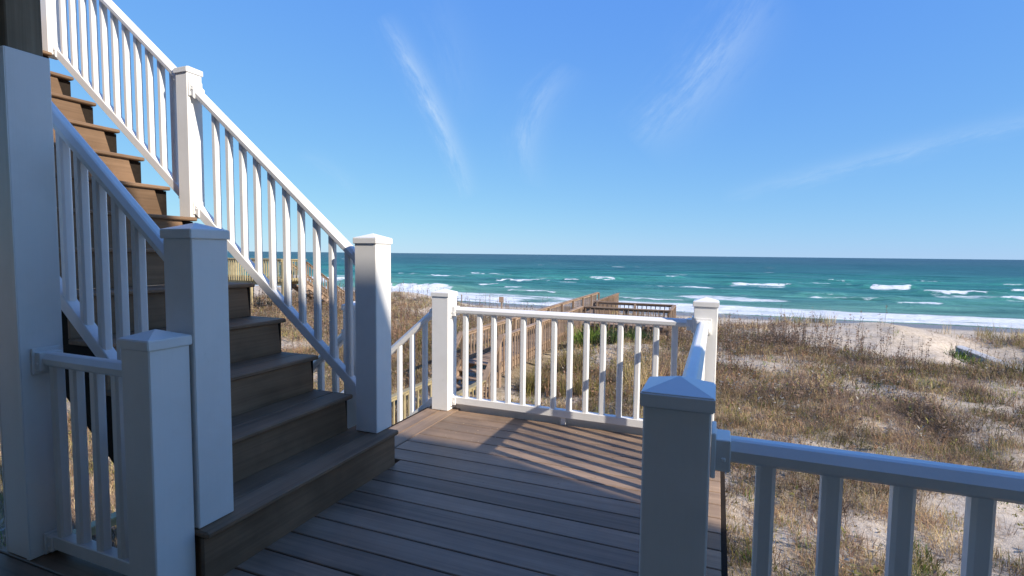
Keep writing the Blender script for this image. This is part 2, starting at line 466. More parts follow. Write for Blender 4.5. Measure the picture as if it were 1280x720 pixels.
# breakers: x0, x1, y, height, foam
BR = [(-60, -41, 80.5, 0.75, 1.0), (-52, -34, 113, 0.35, 0.62), (-34, -29, 117, 0.30, 0.6), (-33, -23, 132, 0.35, 0.66), (-47, -41, 97, 0.25, 0.55),
      (-20, -2.5, 127, 0.30, 0.55), (1.0, 15.5, 121, 0.5, 0.78), (28.5, 38, 129, 0.55, 0.80), (33, 45, 112, 0.35, 0.66), (41, 52, 107, 0.4, 0.6),
      (12, 19, 97, 0.25, 0.42), (-38, -33, 90, 0.3, 0.66), (48, 75, 128, 0.4, 0.6), (-95, -70, 90, 0.6, 0.9), (-85, -60, 125, 0.4, 0.6), (-14, -9, 152, .3, .55), (26, 33, 160, .3, .5)]
_r = random.Random(5)
for _ in range(26):
    _y = _r.uniform(74, 175); _x = _r.uniform(-0.62*_y-8, 0.40*_y+8); _w = _r.uniform(2.0, 9.0)
    BR.append((_x-_w, _x+_w, _y, _r.uniform(0.15, 0.38), _r.uniform(0.34, 0.58)))
def near_edge(x): return 63.0 + 2.0*(fbm(x*0.035+2, x*0+0.3, 51, 3)-0.5)*2 + 0.6*(vnoise(x*0.4, x*0, 53)-0.5)
def sea_z(x, y):
    amp = sst(62, 90, y)*(1-sst(400, 900, y))
    w = 0.34*np.sin(y*0.36 + 2.2*fbm(x*0.02, y*0.02, 61)*3 + 0.03*x) + 0.12*np.sin(y*0.61 + 5*fbm(x*0.03+9, y*0.03, 63))
    z = SEA + amp*(w + 0.22*(fbm(x*0.2, y*0.45, 65, 4)-0.5)) + 0.05*(fbm(x*0.8, y*1.2, 66, 3)-0.5)*sst(60, 64, y)*(1-sst(150, 260, y))
    xx, yy, zz = x, y, z
    for x0, x1, yb, h, f in BR:
        m = (x0+x1)/2; hw = (x1-x0)/2
        rows = np.where(np.abs(yy[:, 0]-yb) < 14)[0]; cols = np.where(np.abs(xx[0]-m) < hw*1.6+1)[0]
        if len(rows) == 0 or len(cols) == 0: continue
        win = np.ix_(rows, cols); x, y = xx[win], yy[win]
        yc = yb + 1.4*(fbm(x*0.13, x*0+yb, 71, 3)-0.5)*2
        e = sst(0, 0.35, 1-np.abs(x-m)/hw/1.25)
        dy = y-yc
        prof = np.where(dy < 0, np.exp(-(dy/0.9)**2), np.exp(-(dy/3.2)**2))
        zz[win] += e*h*prof*(0.75+0.5*vnoise(x*0.9, y*0.9, 73))
    x, y, z = xx, yy, zz
    z = z + 0.32*np.exp(-((y-66.5-1.8*(fbm(x*0.05, x*0, 81)-0.5)*2)/1.1)**2)*sst(0.30, 0.55, fbm(x*0.045+4, x*0, 83, 2))
    edge = near_edge(x)
    return np.where(y < edge, SEA - 0.4*(edge-y), z)
def foam(x, y):
    f = np.zeros_like(x)
    xx, yy, ff = x, y, f
    for x0, x1, yb, h, fo in BR:
        m = (x0+x1)/2; hw = (x1-x0)/2
        rows = np.where(np.abs(yy[:, 0]-yb) < 18)[0]; cols = np.where(np.abs(xx[0]-m) < hw*1.6+1)[0]
        if len(rows) == 0 or len(cols) == 0: continue
        win = np.ix_(rows, cols); x, y = xx[win], yy[win]; f = ff[win]
        yc = yb + 1.4*(fbm(x*0.13, x*0+yb, 71, 3)-0.5)*2
        e = sst(0, 0.45, 1-np.abs(x-m)/hw + 0.5*(fbm(x*0.25, x*0+yb, 75, 3)-0.5))
        dy = y-yc
        rag = 3.6*(fbm(x*0.42, y*0.5, 77, 5)-0.5)*(0.6+h)
        dy = dy + rag
        p = np.where(dy < 0, np.exp(-(dy/(1.5*h+0.7))**2), np.exp(-(dy/0.45)**2))*(0.72+0.5*fbm(x*0.9, y*1.3, 79, 3))
        f = np.maximum(f, e*p*fo*1.15)
        f = np.maximum(f, 0.66*e*np.exp(-((dy+3.5)/3.5)**2)*fo*(0.5+0.9*fbm(x*0.2, y*0.3, 78, 3)))
        ff[win] = f
    x, y, f = xx, yy, ff
    edge = near_edge(x)
    d = y-edge
    big = 0.55*fbm(x*0.05, y*0.12, 91, 4) + 0.45*fbm(x*0.22, y*0.55, 92, 4)
    f = np.maximum(f, np.exp(-(d/0.5)**2)*0.9)
    wdt = 1.0+1.3*sst(0, -30, x)
    f = np.maximum(f, (-0.12+1.18*big)*sst(-0.2, 0.6, d)*(1-sst(5.0*wdt, 9.5*wdt, d + 5*(big-0.5))))
    f = np.maximum(f, 0.75*np.exp(-((d-4.2*wdt-3.0*(fbm(x*0.07, x*0+7, 85, 3)-0.5))/0.8)**2)*(0.5+big))
    bore = np.exp(-((y-65.6-1.8*(fbm(x*0.05, x*0, 81)-0.5)*2)/1.3)**2)*sst(0.30, 0.55, fbm(x*0.045+4, x*0, 83, 2))
    f = np.maximum(f, bore*(0.55+0.8*big))
    f = np.maximum(f, 0.55*sst(0.60, 0.72, fbm(x*0.045+7, y*0.16, 95, 4))*(1-sst(78, 110, y))*sst(60, 64, y))
    f = np.maximum(f, 0.48*sst(0.66, 0.74, fbm(x*0.03+1, y*0.12, 97, 4))*(1-sst(150, 200, y))*sst(80, 90, y))
    return np.clip(f, 0, 1.1)
sx = axis([(-30000, -1000, 2000), (-1000, -140, 40), (-140, -75, 1.6), (-75, 60, 0.45), (60, 110, 1.5), (110, 1000, 40), (1000, 30000, 2000)])
sy = axis([(56, 74, 0.3), (74, 140, 0.4), (140, 220, 1.0), (220, 600, 8), (600, 2000, 60), (2000, 30000, 1000)])
structure('sea', grid_mesh('sea', sx, sy, sea_z, {'foam': foam}), 'sea_water')

# ------------------------------------------------------------------ deck
DECK_T = 0.026
deck = thing('deck', (0, 0, 0), 'brown composite board deck in front of the white stairs', 'deck')
def board_x(x0, x1, y0, y1, z=0.0): return bx('deck_board', deck, x0, x1, y0, y1, z-DECK_T, z, 'deck_board_x', 0.003)
PITCH_B, GAP = 0.1458, 0.007
yb0 = 1.9603*1.25                     # one measured joint on the deck
k = -40
XL, XR = -1.889, 0.055
for k in range(-36, 9):
    y0 = yb0 + k*PITCH_B + GAP/2; y1 = yb0 + (k+1)*PITCH_B - GAP/2
    if y1 > 3.70: continue
    if y0 < -2.05: continue
    if y0 > 2.5: board_x(XL, XR, y0, y1)
    elif y0 > 1.24: board_x(-1.745, XR, y0, y1)
    else:
        c = -0.9 + 0.7*((k*7) % 3)
        board_x(-2.75, c-0.003, y0, y1); board_x(c+0.003, 3.5 if y0 > 0.04 else 0.87, y0, y1)
for i in range(2):
    x0 = -2.142 + i*0.127
    bx('border_board', deck, x0, x0+0.120, 2.515, 3.70, -DECK_T, 0, 'deck_board_y', 0.003)
bx('edge_trim', deck, -1.95, -0.13, 3.668, 3.690, -0.02, 0.072, 'white_vinyl', 0.002)
# fascia, beams, joists and posts below
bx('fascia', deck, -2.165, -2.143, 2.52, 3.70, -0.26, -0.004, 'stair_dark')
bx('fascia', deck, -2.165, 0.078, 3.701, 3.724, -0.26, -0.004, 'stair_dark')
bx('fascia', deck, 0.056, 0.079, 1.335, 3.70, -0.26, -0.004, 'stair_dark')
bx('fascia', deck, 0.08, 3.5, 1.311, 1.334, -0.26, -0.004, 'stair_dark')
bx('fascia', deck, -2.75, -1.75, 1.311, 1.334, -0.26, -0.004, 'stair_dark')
for x in np.arange(-1.95, 3.4, 0.405):
    bx('joist', deck, x, x+0.04, -2.0 if x < 0.8 else 0.045, 3.69 if x < 0 else 1.30, -0.235, -DECK_T-0.002, 'old_timber_z')
for (x, y) in ((-2.0, 3.5), (-0.1, 3.5), (-0.1, 1.15), (-2.0, 1.1), (1.9, 1.1), (3.3, 1.1)):
    bx('support_post', deck, x, x+0.14, y, y+0.14, -3.6, -0.236, 'old_timber_z')

# ------------------------------------------------------------------ posts
def cap_mesh(w, h=0.034, rise=0.028):
    k = ('cap', w)
    if k in CACHE: return CACHE[k]
    a = w/2+0.007
    vs = [(-a, -a, 0), (a, -a, 0), (a, a, 0), (-a, a, 0), (-a, -a, h), (a, -a, h), (a, a, h), (-a, a, h), (0, 0, h+rise)]
    fs = [(0, 3, 2, 1), (0, 1, 5, 4), (1, 2, 6, 5), (2, 3, 7, 6), (3, 0, 4, 7), (4, 5, 8), (5, 6, 8), (6, 7, 8), (7, 4, 8)]
    me = mesh_from('cap', vs, fs)
    bm = bmesh.new(); bm.from_mesh(me)
    es = [e for e in bm.edges if all(v.co.z > h-0.001 for v in e.verts) is False or all(abs(v.co.z-h) < 1e-4 for v in e.verts)]
    bmesh.ops.bevel(bm, geom=es, offset=0.003, segments=2, affect='EDGES')
    bm.to_mesh(me); bm.free()
    me.materials.append(MATS['white_vinyl']); CACHE[k] = me
    return me
def post(x0, y0, z0, top, w, label, name='railing_post', group=None):
    """top = height of the cap's shoulder; x0,y0 = lower corner"""
    t = thing(name, (x0+w/2, y0+w/2, z0), label, 'post', group)
    bx('shaft', t, x0, x0+w, y0, y0+w, z0+0.002, top-0.034, 'white_vinyl', 0.004)
    part('cap', cap_mesh(w), 'white_vinyl', t, (x0+w/2, y0+w/2, top-0.036))
    return t
W = 0.147
P1 = post(-2.095, 3.555, 0, 0.945, W, 'sunlit white corner post where the far railing meets the downward stair rail')
P2 = post(-0.135, 3.560, 0, 0.957, W, 'white corner post joining the far railing and the side railing')
R1 = post(-0.150, 1.213, 0, 0.937, W+0.002, 'shaded white post with blue-lit pyramid cap at the near deck corner')
P0 = post(-2.205, 2.640, 0, 0.920, W, 'white post half hidden behind the stair balusters at the top of the downward stairs')
S1 = post(-1.932, 2.418, 0.21, 1.336, W, 'white newel post at the foot of the stairs, sunlit only at its top')
N2 = post(-1.912, 1.306, 0.21, 1.330, W+0.003, 'tall shaded white newel post standing on the lowest stair tread')
N1 = post(-1.922, 1.152, 0, 0.945, W, 'short shaded white post directly in front of the tall newel post')
U1 = post(-3.395, 2.440, 1.47, 2.460, 0.108, 'fully sunlit white post halfway up the stairs')
U2 = post(-4.885, 2.440, 2.73, 3.72, 0.108, 'white post high on the stairs behind the wooden timber')

# ------------------------------------------------------------------ railings
HR = [(-0.019, -0.053), (0.019, -0.053), (0.032, -0.043), (0.034, -0.022), (0.019, -0.003), (0.011, 0), (-0.011, 0), (-0.019, -0.003), (-0.034, -0.022), (-0.032, -0.043)]
BRL = [(-0.022, -0.055), (0.022, -0.055), (0.024, -0.053), (0.024, -0.003), (0.021, 0), (-0.021, 0), (-0.024, -0.003), (-0.024, -0.053)]
def bal_mesh(h, slope, axis, w=0.040):
    """chamfered square baluster whose ends follow the slope of the rails"""
    key = ('bal', round(h, 3), round(slope, 3), axis, w)
    if key in CACHE: return CACHE[key]
    a = w/2; c = 0.008
    pr = [(-a+c, -a), (a-c, -a), (a, -a+c), (a, a-c), (a-c, a), (-a+c, a), (-a, a-c), (-a, -a+c)]
    vs = []
    for z in (0, h):
        for (x, y) in pr:
            vs.append((x, y, z + slope*(x if axis == 'X' else y)))
    n = 8
    fs = [tuple(range(n))[::-1], tuple(range(n, 2*n))] + [(i, (i+1) % n, n+(i+1) % n, n+i) for i in range(n)]
    me = mesh_from('baluster', vs, fs); me.materials.append(MATS['white_vinyl']); CACHE[key] = me
    return me
def bracket_mesh(axis, sgn, slope, top):
    key = ('brk', axis, sgn, round(slope, 2), top)
    if key in CACHE: return CACHE[key]
    bm = bmesh.new()
    def add(dx, dy, dz, sx, sy, sz):
        r = bmesh.ops.create_cube(bm, size=1.0)
        bmesh.ops.scale(bm, vec=(sx, sy, sz), verts=r['verts']); bmesh.ops.translate(bm, vec=(dx, dy, dz), verts=r['verts'])
        return r['verts']
    hw, hh = (0.098, 0.105) if top else (0.075, 0.088)
    zc = -0.034
    if axis == 'X':
        add(sgn*0.006, 0, zc, 0.011, hw, hh)
        v = add(sgn*0.026, 0, zc, 0.034, hw*0.83, hh*0.70)
        for q in v: q.co.z += slope*q.co.x
        for s in (-1, 1): add(sgn*0.028, s*hw*0.44, zc-0.008, 0.010, 0.006, 0.010)
    else:
        add(0, sgn*0.006, zc, hw, 0.011, hh)
        v = add(0, sgn*0.026, zc, hw*0.83, 0.034, hh*0.70)
        for q in v: q.co.z += slope*q.co.y
        for s in (-1, 1): add(s*hw*0.44, sgn*0.028, zc-0.008, 0.006, 0.010, 0.010)
    bmesh.ops.bevel(bm, geom=list(bm.edges), offset=0.0022, segments=1, affect='EDGES')
    me = bpy.data.meshes.new('bracket'); bm.to_mesh(me); bm.free()
    me.materials.append(MATS['white_vinyl']); CACHE[key] = me
    return me
def railing(axis, fixed, a, za, b, zb, label, start, pitch, n, top=0.83, low=0.11, foot=None, base=None, group=None, name='railing'):
    """rail from coordinate a (floor height za) to b (floor height zb) along X or Y at the fixed other coordinate"""
    P = (lambda t, z: (t, fixed, z)) if axis == 'X' else (lambda t, z: (fixed, t, z))
    sl = (zb-za)/(b-a)
    t = thing(name, P((a+b)/2, (za+zb)/2), label, 'railing', group)
    s = 1 if b > a else -1
    ia, ib = a+s*0.012, b-s*0.012
    zi = lambda q: za+sl*(q-a)
    ve = abs(sl) > 0.01
    swept('top_rail', t, HR, P(ia, zi(ia)+top), P(ib, zi(ib)+top), 'white_vinyl', ve)
    swept('bottom_rail', t, BRL, P(ia, zi(ia)+low), P(ib, zi(ib)+low), 'white_vinyl', ve)
    cs = math.sqrt(1+sl*sl)
    h0, h1 = low-0.004, top-0.049*cs
    me = bal_mesh(h1-h0, sl, axis)
    for i in range(n):
        q = start+i*pitch
        part('baluster', me, 'white_vinyl', t, P(q, zi(q)+h0))
    for q, sg in ((a, s), (b, -s)):
        part('bracket', bracket_mesh(axis, sg, sl, True), 'white_vinyl', t, P(q, zi(q)+top))
        part('bracket', bracket_mesh(axis, sg, sl, False), 'white_vinyl', t, P(q, zi(q)+low))
    if foot is not None:
        for q in (foot if isinstance(foot, (list, tuple)) else [foot]):
            x, y, z = P(q, zi(q))
            bx('foot_block', t, x-0.017, x+0.017, y-0.017, y+0.017, z+0.001, z+low-0.055, 'white_vinyl')
    return t
railing('X', 3.628, -1.948, 0, -0.135, 0, 'white railing facing the sea between the two far corner posts', -1.829, 0.1212, 14, foot=-1.02)
railing('Y', -0.074, 1.362, 0, 3.560, 0, 'white side railing whose top is half in blue shade, ending at the far corner post', 1.49, 0.1215, 17, foot=2.45)
railing('X', 1.288, -0.001, 0, 3.49, 0, 'shaded white railing running from the pyramid-capped near post above the dune grass', 0.118, 0.130, 26, foot=[1.2, 2.4])
railing('X', 1.226, -2.515, 0, -1.922, 0, 'short shaded white railing between the wide column and the short post', -2.44, 0.126, 4, top=0.838, low=0.085)
SL = -0.838
nose = lambda x: 0.21*(1+(-1.7115-x)/0.2505)
railing('X', 2.494, -1.932, nose(-1.932), -3.287, nose(-1.932)+SL*(-3.287+1.932), 'white sloping stair railing from the foot newel up to the sunlit post', -2.035, -0.1185, 10, top=0.828, low=0.042)
railing('X', 2.494, -3.395, nose(-3.395), -4.777, nose(-3.395)+SL*(-4.777+3.395), 'sunlit white sloping railing on the upper flight of the stairs', -3.49, -0.1185, 11, top=0.812, low=0.030)
railing('X', 1.381, -1.912, nose(-1.912), -4.9, nose(-1.912)+SL*(-4.9+1.912), 'shaded white sloping railing on the near side of the stairs behind the column', -2.165, -0.1165, 23, top=0.835, low=0.060)
railing('X', 3.628, -2.095, 0, -5.18, -2.62, 'white railing sloping down towards the wooden walkway beside the corner post', -2.20, -0.1215, 24, top=0.83, low=0.11)
railing('X', 2.714, -2.205, -0.05, -5.18, -2.62, 'white railing sloping down behind the stairs to the walkway', -2.33, -0.1215, 23, top=0.83, low=0.11)
post(-5.33, 3.555, -2.745, -1.78, W, 'white post at the foot of the downward stairs on the seaward side')
post(-5.33, 2.640, -2.745, -1.78, W, 'white post at the foot of the downward stairs on the house side')

# ------------------------------------------------------------------ main stairs
stairs = thing('staircase', (-3.3, 1.9, 0), 'brown composite board staircase with closed risers climbing to the left', 'staircase')
RISE, RUN = 0.21, 0.2505
for i in range(1, 16):
    xn = -1.7115-(i-1)*RUN
    z = i*RISE
    y0, y1 = (1.300, 2.530) if i == 1 else (1.43, 2.435)
    bx('tread_board', stairs, xn-0.138, xn, y0, y1, z-0.025, z, 'stair_board_y', 0.006)
    bx('tread_board', stairs, xn-0.291, xn-0.143, y0, y1, z-0.025, z-0.001, 'stair_board_y', 0.004)
    xr = xn-0.022
    zb, zt = z-RISE+0.0006, z-0.026
    ya, ye = y0+0.002, y1-0.012
    tb, tt = (0.0, 0.0) if i == 1 else ((0.015, 0.035) if i < 6 else (0.035, 0.085))  # slanted riser ends leave a dark wedge of near-black stringer exposed
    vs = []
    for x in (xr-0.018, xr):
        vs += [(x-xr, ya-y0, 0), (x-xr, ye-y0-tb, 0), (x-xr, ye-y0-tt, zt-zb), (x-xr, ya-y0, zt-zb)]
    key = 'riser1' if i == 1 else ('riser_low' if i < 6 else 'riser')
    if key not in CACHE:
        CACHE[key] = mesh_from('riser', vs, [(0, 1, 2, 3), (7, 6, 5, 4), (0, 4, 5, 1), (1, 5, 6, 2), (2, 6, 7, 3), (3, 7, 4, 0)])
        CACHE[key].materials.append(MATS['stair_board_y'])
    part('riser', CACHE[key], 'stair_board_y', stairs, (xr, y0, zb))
# saw-tooth stringers
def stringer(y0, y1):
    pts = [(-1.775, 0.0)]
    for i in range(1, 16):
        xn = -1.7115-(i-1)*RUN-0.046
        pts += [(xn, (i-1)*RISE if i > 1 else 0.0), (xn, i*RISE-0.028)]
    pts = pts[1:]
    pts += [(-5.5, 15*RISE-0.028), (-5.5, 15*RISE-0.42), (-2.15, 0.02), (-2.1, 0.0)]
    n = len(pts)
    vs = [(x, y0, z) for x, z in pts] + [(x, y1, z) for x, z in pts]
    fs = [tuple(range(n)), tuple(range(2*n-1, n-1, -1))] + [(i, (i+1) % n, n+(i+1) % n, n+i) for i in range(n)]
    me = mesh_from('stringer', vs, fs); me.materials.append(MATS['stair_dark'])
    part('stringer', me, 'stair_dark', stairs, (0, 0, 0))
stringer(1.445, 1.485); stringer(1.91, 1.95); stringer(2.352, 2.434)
bx('side_trim', stairs, -1.99, -1.755, 2.49, 2.508, 0.002, 0.183, 'stair_board_y')
bx('side_trim', stairs, -1.99, -1.755, 1.312, 1.330, 0.002, 0.183, 'stair_board_y')

# downward stairs to the walkway
down = thing('staircase', (-3.7, 3.2, -2.7), 'brown board stairs dropping from the deck to the wooden walkway', 'staircase')
for i in range(1, 13):
    x0 = -2.17-(i-1)*0.25
    bx('tread_board', down, x0-0.27, x0-0.137, 2.76, 3.60, -i*0.21-0.026, -i*0.21, 'stair_board_y', 0.004)
    bx('tread_board', down, x0-0.132, x0, 2.76, 3.60, -i*0.21-0.026, -i*0.21, 'stair_board_y', 0.004)
for y in (2.745, 3.565):
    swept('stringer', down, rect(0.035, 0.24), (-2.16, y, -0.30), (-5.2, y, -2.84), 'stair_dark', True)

# ------------------------------------------------------------------ column at the left
col = thing('porch_column', (-2.60, 1.215, 0), 'wide white clad porch column with bare timber showing above it', 'column')
bx('timber', col, -2.672, -2.532, 1.160, 1.276, 0.003, 2.80, 'old_timber_z', 0.004, 'weathered grey-brown timber core')
bx('cladding_board', col, -2.530, -2.518, 1.146, 1.290, 0.004, 2.012, 'white_vinyl', 0.002)
bx('cladding_board', col, -2.676, -2.531, 1.146, 1.158, 0.004, 2.008, 'white_vinyl', 0.002)
bx('cladding_board', col, -2.676, -2.531, 1.278, 1.290, 0.004, 2.008, 'white_vinyl', 0.002)
bx('cladding_board', col, -2.690, -2.678, 1.146, 1.290, 0.004, 2.008, 'white_vinyl', 0.002)
bx('corner_bead', col, -2.536, -2.5165, 1.142, 1.1445, 0.006, 2.010, 'white_vinyl')

# ------------------------------------------------------------------ the house over and behind the camera
HX0, HX1, HY, HZ = 0.9, 8.2, 0.03, 6.0
house = thing('beach_house', (0, -3.5, -3), 'tan sided beach house behind the deck, with added upper storey and shading ceiling', 'house')
bx('wall', house, HX0, HX1, -9.0, HY-0.03, -3.2, HZ-0.06, 'siding')
for i in range(34):
    z = -2.6+i*0.25
    bx('siding_board', house, HX0-0.02, HX1, HY-0.028, HY-0.004*(i % 2), z, z+0.246, 'siding')
bx('fascia', house, HX0-0.1, HX1+0.002, HY-0.04, HY+0.004, HZ-0.055, HZ+0.06, 'white_vinyl')
bx('rear_wall', house, -9.0, HX0-0.003, -2.42, -2.21, -3.2, 8.6, 'siding')  # height added out of view to cut sky light on house-facing sides
bx('sky_block_wall', house, -9.0, HX0+1.2, -9.0, -2.43, HZ+0.1, 8.6, 'siding')  # added upper storey, unseen, blocks sky light from behind
for x in (1.6, 3.9, 6.1):
    f = bx('window', house, x, x+1.1, HY+0.002, HY+0.03, 0.75, 2.1, 'white_vinyl')
    bx('pane', f, x+0.07, x+1.03, HY+0.032, HY+0.036, 0.82, 2.03, 'glass_dark')
for x in (-2.2, -0.8):
    f = bx('window', house, x, x+1.1, -2.205, -2.17, 0.75, 2.1, 'white_vinyl')
    bx('pane', f, x+0.07, x+1.03, -2.168, -2.155, 0.82, 2.03, 'glass_dark')
for y in np.arange(-2.1, 0.55, 0.2):  # ceiling added out of view to darken house-facing sides of posts and rails
    bx('shade_ceiling_board', house, -2.28, HX0-0.03, y, y+0.197, 3.06, 3.09, 'siding')
# upper landing carried by the porch column
for i, y in enumerate(np.arange(-2.05, 1.20, PITCH_B)):
    bx('upper_deck_board', house, -5.50, -2.30, y, y+0.139, 3.124, 3.15, 'deck_board_x')
for x in np.arange(-5.4, -2.3, 0.55):
    bx('upper_joist', house, x, x+0.04, -2.2, 1.16, 2.92, 3.122, 'old_timber_z')
bx('beam', house, -5.50, -2.30, 1.162, 1.275, 2.82, 3.122, 'old_timber_z')
bx('upper_landing', house, -7.6, -5.505, 1.0, 2.6, 2.95, 3.145, 'deck_board_x')
vs = [(HX0-0.1, -9.4, 6.0), (HX1, -9.4, 6.0), (HX1, HY+0.004, 6.062), (HX0-0.1, HY+0.004, 6.062), (HX0-0.1, -4.6, 7.6), (HX1, -4.6, 7.6)]
me = mesh_from('roof', vs, [(0, 1, 5, 4), (4, 5, 2, 3), (0, 4, 3), (1, 2, 5), (0, 3, 2, 1)]); me.materials.append(MATS['roof_shingle'])
part('roof', me, 'roof_shingle', house, (0, 0, 0))
vs = [(-9.3, -9.4, 8.602), (HX0+1.4, -9.4, 8.602), (HX0+1.4, -1.95, 8.602), (-9.3, -1.95, 8.602), (-9.3, -5.6, 10.4), (HX0+1.4, -5.6, 10.4)]
me = mesh_from('roof', vs, [(0, 1, 5, 4), (4, 5, 2, 3), (0, 4, 3), (1, 2, 5), (0, 3, 2, 1)]); me.materials.append(MATS['roof_shingle'])
part('roof', me, 'roof_shingle', house, (0, 0, 0))  # roof of the added sky-blocking storey

# neighbouring house to the right whose shadow falls on the dune
NXH = 25.6
nb = thing('beach_house', (NXH+3.9, 17, -2.6), 'tall tan beach house on pilings beside the dune', 'house')
bx('wall', nb, NXH, NXH+7.7, 11.5, 20.0, 0.2, 6.4, 'siding')
for (x, y) in [(x, y) for x in (0.2, 3.7, 7.4) for y in (11.8, 15.7, 19.7)]:
    bx('piling', nb, NXH+x-0.15, NXH+x+0.15, y-0.15, y+0.15, -3.4, 0.198, 'old_timber_z')
vs = [(-0.5, 11, 6.4), (8.2, 11, 6.4), (8.2, 20.5, 6.4), (-0.5, 20.5, 6.4), (3.8, 11, 9.0), (3.8, 20.5, 9.0)]
me = mesh_from('roof', vs, [(0, 1, 2, 3), (0, 3, 5, 4), (1, 2, 5, 4), (0, 1, 4), (3, 2, 5)]); me.materials.append(MATS['roof_shingle'])
part('roof', me, 'roof_shingle', nb, (NXH, 0, 0.002))
for y in (12.6, 15.2, 17.8):
    f = bx('window', nb, NXH-0.06, NXH-0.001, y, y+1.3, 2.4, 4.0, 'white_vinyl'); bx('pane', f, NXH-0.08, NXH-0.061, y+.08, y+1.22, 2.48, 3.92, 'glass_dark')

# ------------------------------------------------------------------ wooden boardwalk
def wood_rail(axis, fixed, a, za, b, zb, label, kind='weathered_wood', top=0.80, pitch=0.20, drop=-0.26, side=1, post_step=1.9, posts_down=0.6, cap_w=0.14, skip_end=False, group=None):
    """timber handrail: flat cap board, a rail board behind it, square balusters nailed outside, posts"""
    P = (lambda t, s, z: (t, fixed+s*side, z)) if axis == 'X' else (lambda t, s, z: (fixed+s*side, t, z))
    sl = (zb-za)/(b-a); z = lambda q: za+sl*(q-a)
    t = thing('timber_railing', P((a+b)/2, 0, (za+zb)/2), label, 'railing', group)
    ax = axis.lower()
    swept('handrail', t, rect(cap_w, 0.036), P(a-0.03, 0, z(a-0.03)+top), P(b+0.03, 0, z(b+0.03)+top), kind+'_'+ax, True)
    swept('rail', t, rect(0.036, 0.085), P(a, -0.001, z(a)+top-0.062), P(b, -0.001, z(b)+top-0.062), kind+'_'+ax, True)
    swept('rail', t, rect(0.036, 0.085), P(a, -0.001, z(a)+0.06), P(b, -0.001, z(b)+0.06), kind+'_'+ax, True)
    h = top-0.03-drop
    me = box(0.034, 0.034, h, kind+'_z')
    n = int((b-a)/pitch)
    for i in range(n):
        q = a+0.06+i*pitch
        part('baluster', me, kind+'_z', t, P(q, 0.037, z(q)+drop+h/2))
    m = max(1, int(round((b-a)/post_step)))
    for i in range(m+1 - (1 if skip_end else 0)):
        q = a+(b-a)*i/m
        hh = top-0.02+posts_down
        part('post', box(0.088, 0.088, hh, kind+'_z'), kind+'_z', t, P(q, -0.066, z(q)-posts_down+hh/2))
    return t
def plank_walk(name, label, along, x0, x1, y0, y1, z, kind='weathered_wood', pitch=0.146):
    t = thing(name, ((x0+x1)/2, (y0+y1)/2, z), label, 'boardwalk')
    if along == 'Y':
        for q in np.arange(y0, y1-0.1, pitch):
            bx('plank', t, x0, x1, q, q+0.138, z-0.036, z+0.003*rnd.random(), kind+'_x', 0.003)
        for x in (x0+0.06, x1-0.10): bx('beam', t, x, x+0.04, y0, y1, z-0.23, z-0.038, kind+'_y')
    else:
        for q in np.arange(x0, x1-0.1, pitch):
            bx('plank', t, q, q+0.138, y0, y1, z-0.036, z+0.003*rnd.random(), kind+'_y', 0.003)
        for y in (y0+0.06, y1-0.10): bx('beam', t, x0, x1, y, y+0.04, z-0.23, z-0.038, kind+'_x')
    return t
BXL, BXR = -6.53, -5.32
ZU, ZL = -1.75, -2.74
plank_walk('boardwalk', 'lower plank walkway at the foot of the white downward stairs', 'Y', BXL, BXR, 2.6, 11.45, ZL, 'grey_wood')
plank_walk('boardwalk', 'raised weathered plank boardwalk running across the dune to the sea', 'Y', BXL, BXR, 12.70, 30.2, ZU)
plank_walk('boardwalk', 'weathered plank lookout platform branching off the boardwalk', 'X', BXR+0.02, -1.70, 21.55, 24.1, ZU)
wood_rail('Y', BXL, 2.65, ZL, 11.5, ZL, 'pale pine railing along the far side of the lower walkway', 'fresh_pine', top=0.845, side=-1)
wood_rail('Y', BXR, 3.80, ZL, 11.5, ZL, 'pale pine railing along the near side of the lower walkway', 'fresh_pine', top=0.845, side=1)
wood_rail('Y', BXL, 12.70, ZU, 30.2, ZU, 'weathered timber railing on the left side of the raised boardwalk', side=-1)
wood_rail('Y', BXR, 12.70, ZU, 21.50, ZU, 'weathered timber railing on the near side of the raised boardwalk before the lookout', side=1)
wood_rail('Y', BXR, 24.15, ZU, 30.2, ZU, 'weathered timber railing on the right of the boardwalk beyond the lookout', side=1)
wood_rail('X', 21.55, BXR+0.1, ZU, -1.70, ZU, 'weathered railing on the house side of the lookout platform', 'weathered_wood', side=-1)
wood_rail('X', 24.1, BXR+0.1, ZU, -1.70, ZU, 'weathered railing on the sea side of the lookout platform', 'weathered_wood', side=1)
wood_rail('Y', -1.72, 21.75, ZU, 23.95, ZU, 'short weathered railing closing the end of the lookout platform', 'weathered_wood', side=1, post_step=2.6)
ws = thing('staircase', (-5.9, 12.1, ZL), 'weathered timber steps between the lower walkway and the raised boardwalk', 'staircase')
for i in range(1, 6):
    z = ZL+i*(ZU-ZL)/6; y = 11.45+(i-1)*0.25
    bx('tread', ws, BXL, BXR, y, y+0.275, z-0.04, z, 'weathered_wood_x', 0.004)
for x in (BXL+0.02, BXR-0.06):
    swept('stringer', ws, rect(0.04, 0.22), (x, 11.40, ZL-0.08), (x, 12.75, ZU-0.14), 'weathered_wood_y', True)
wood_rail('Y', BXL, 11.55, ZL+0.02, 12.66, ZU, 'sloping timber rail on the left of the boardwalk steps', side=-1, post_step=3)
wood_rail('Y', BXR, 11.55, ZL+0.02, 12.66, ZU, 'sloping timber rail on the right of the boardwalk steps', side=1, post_step=3)
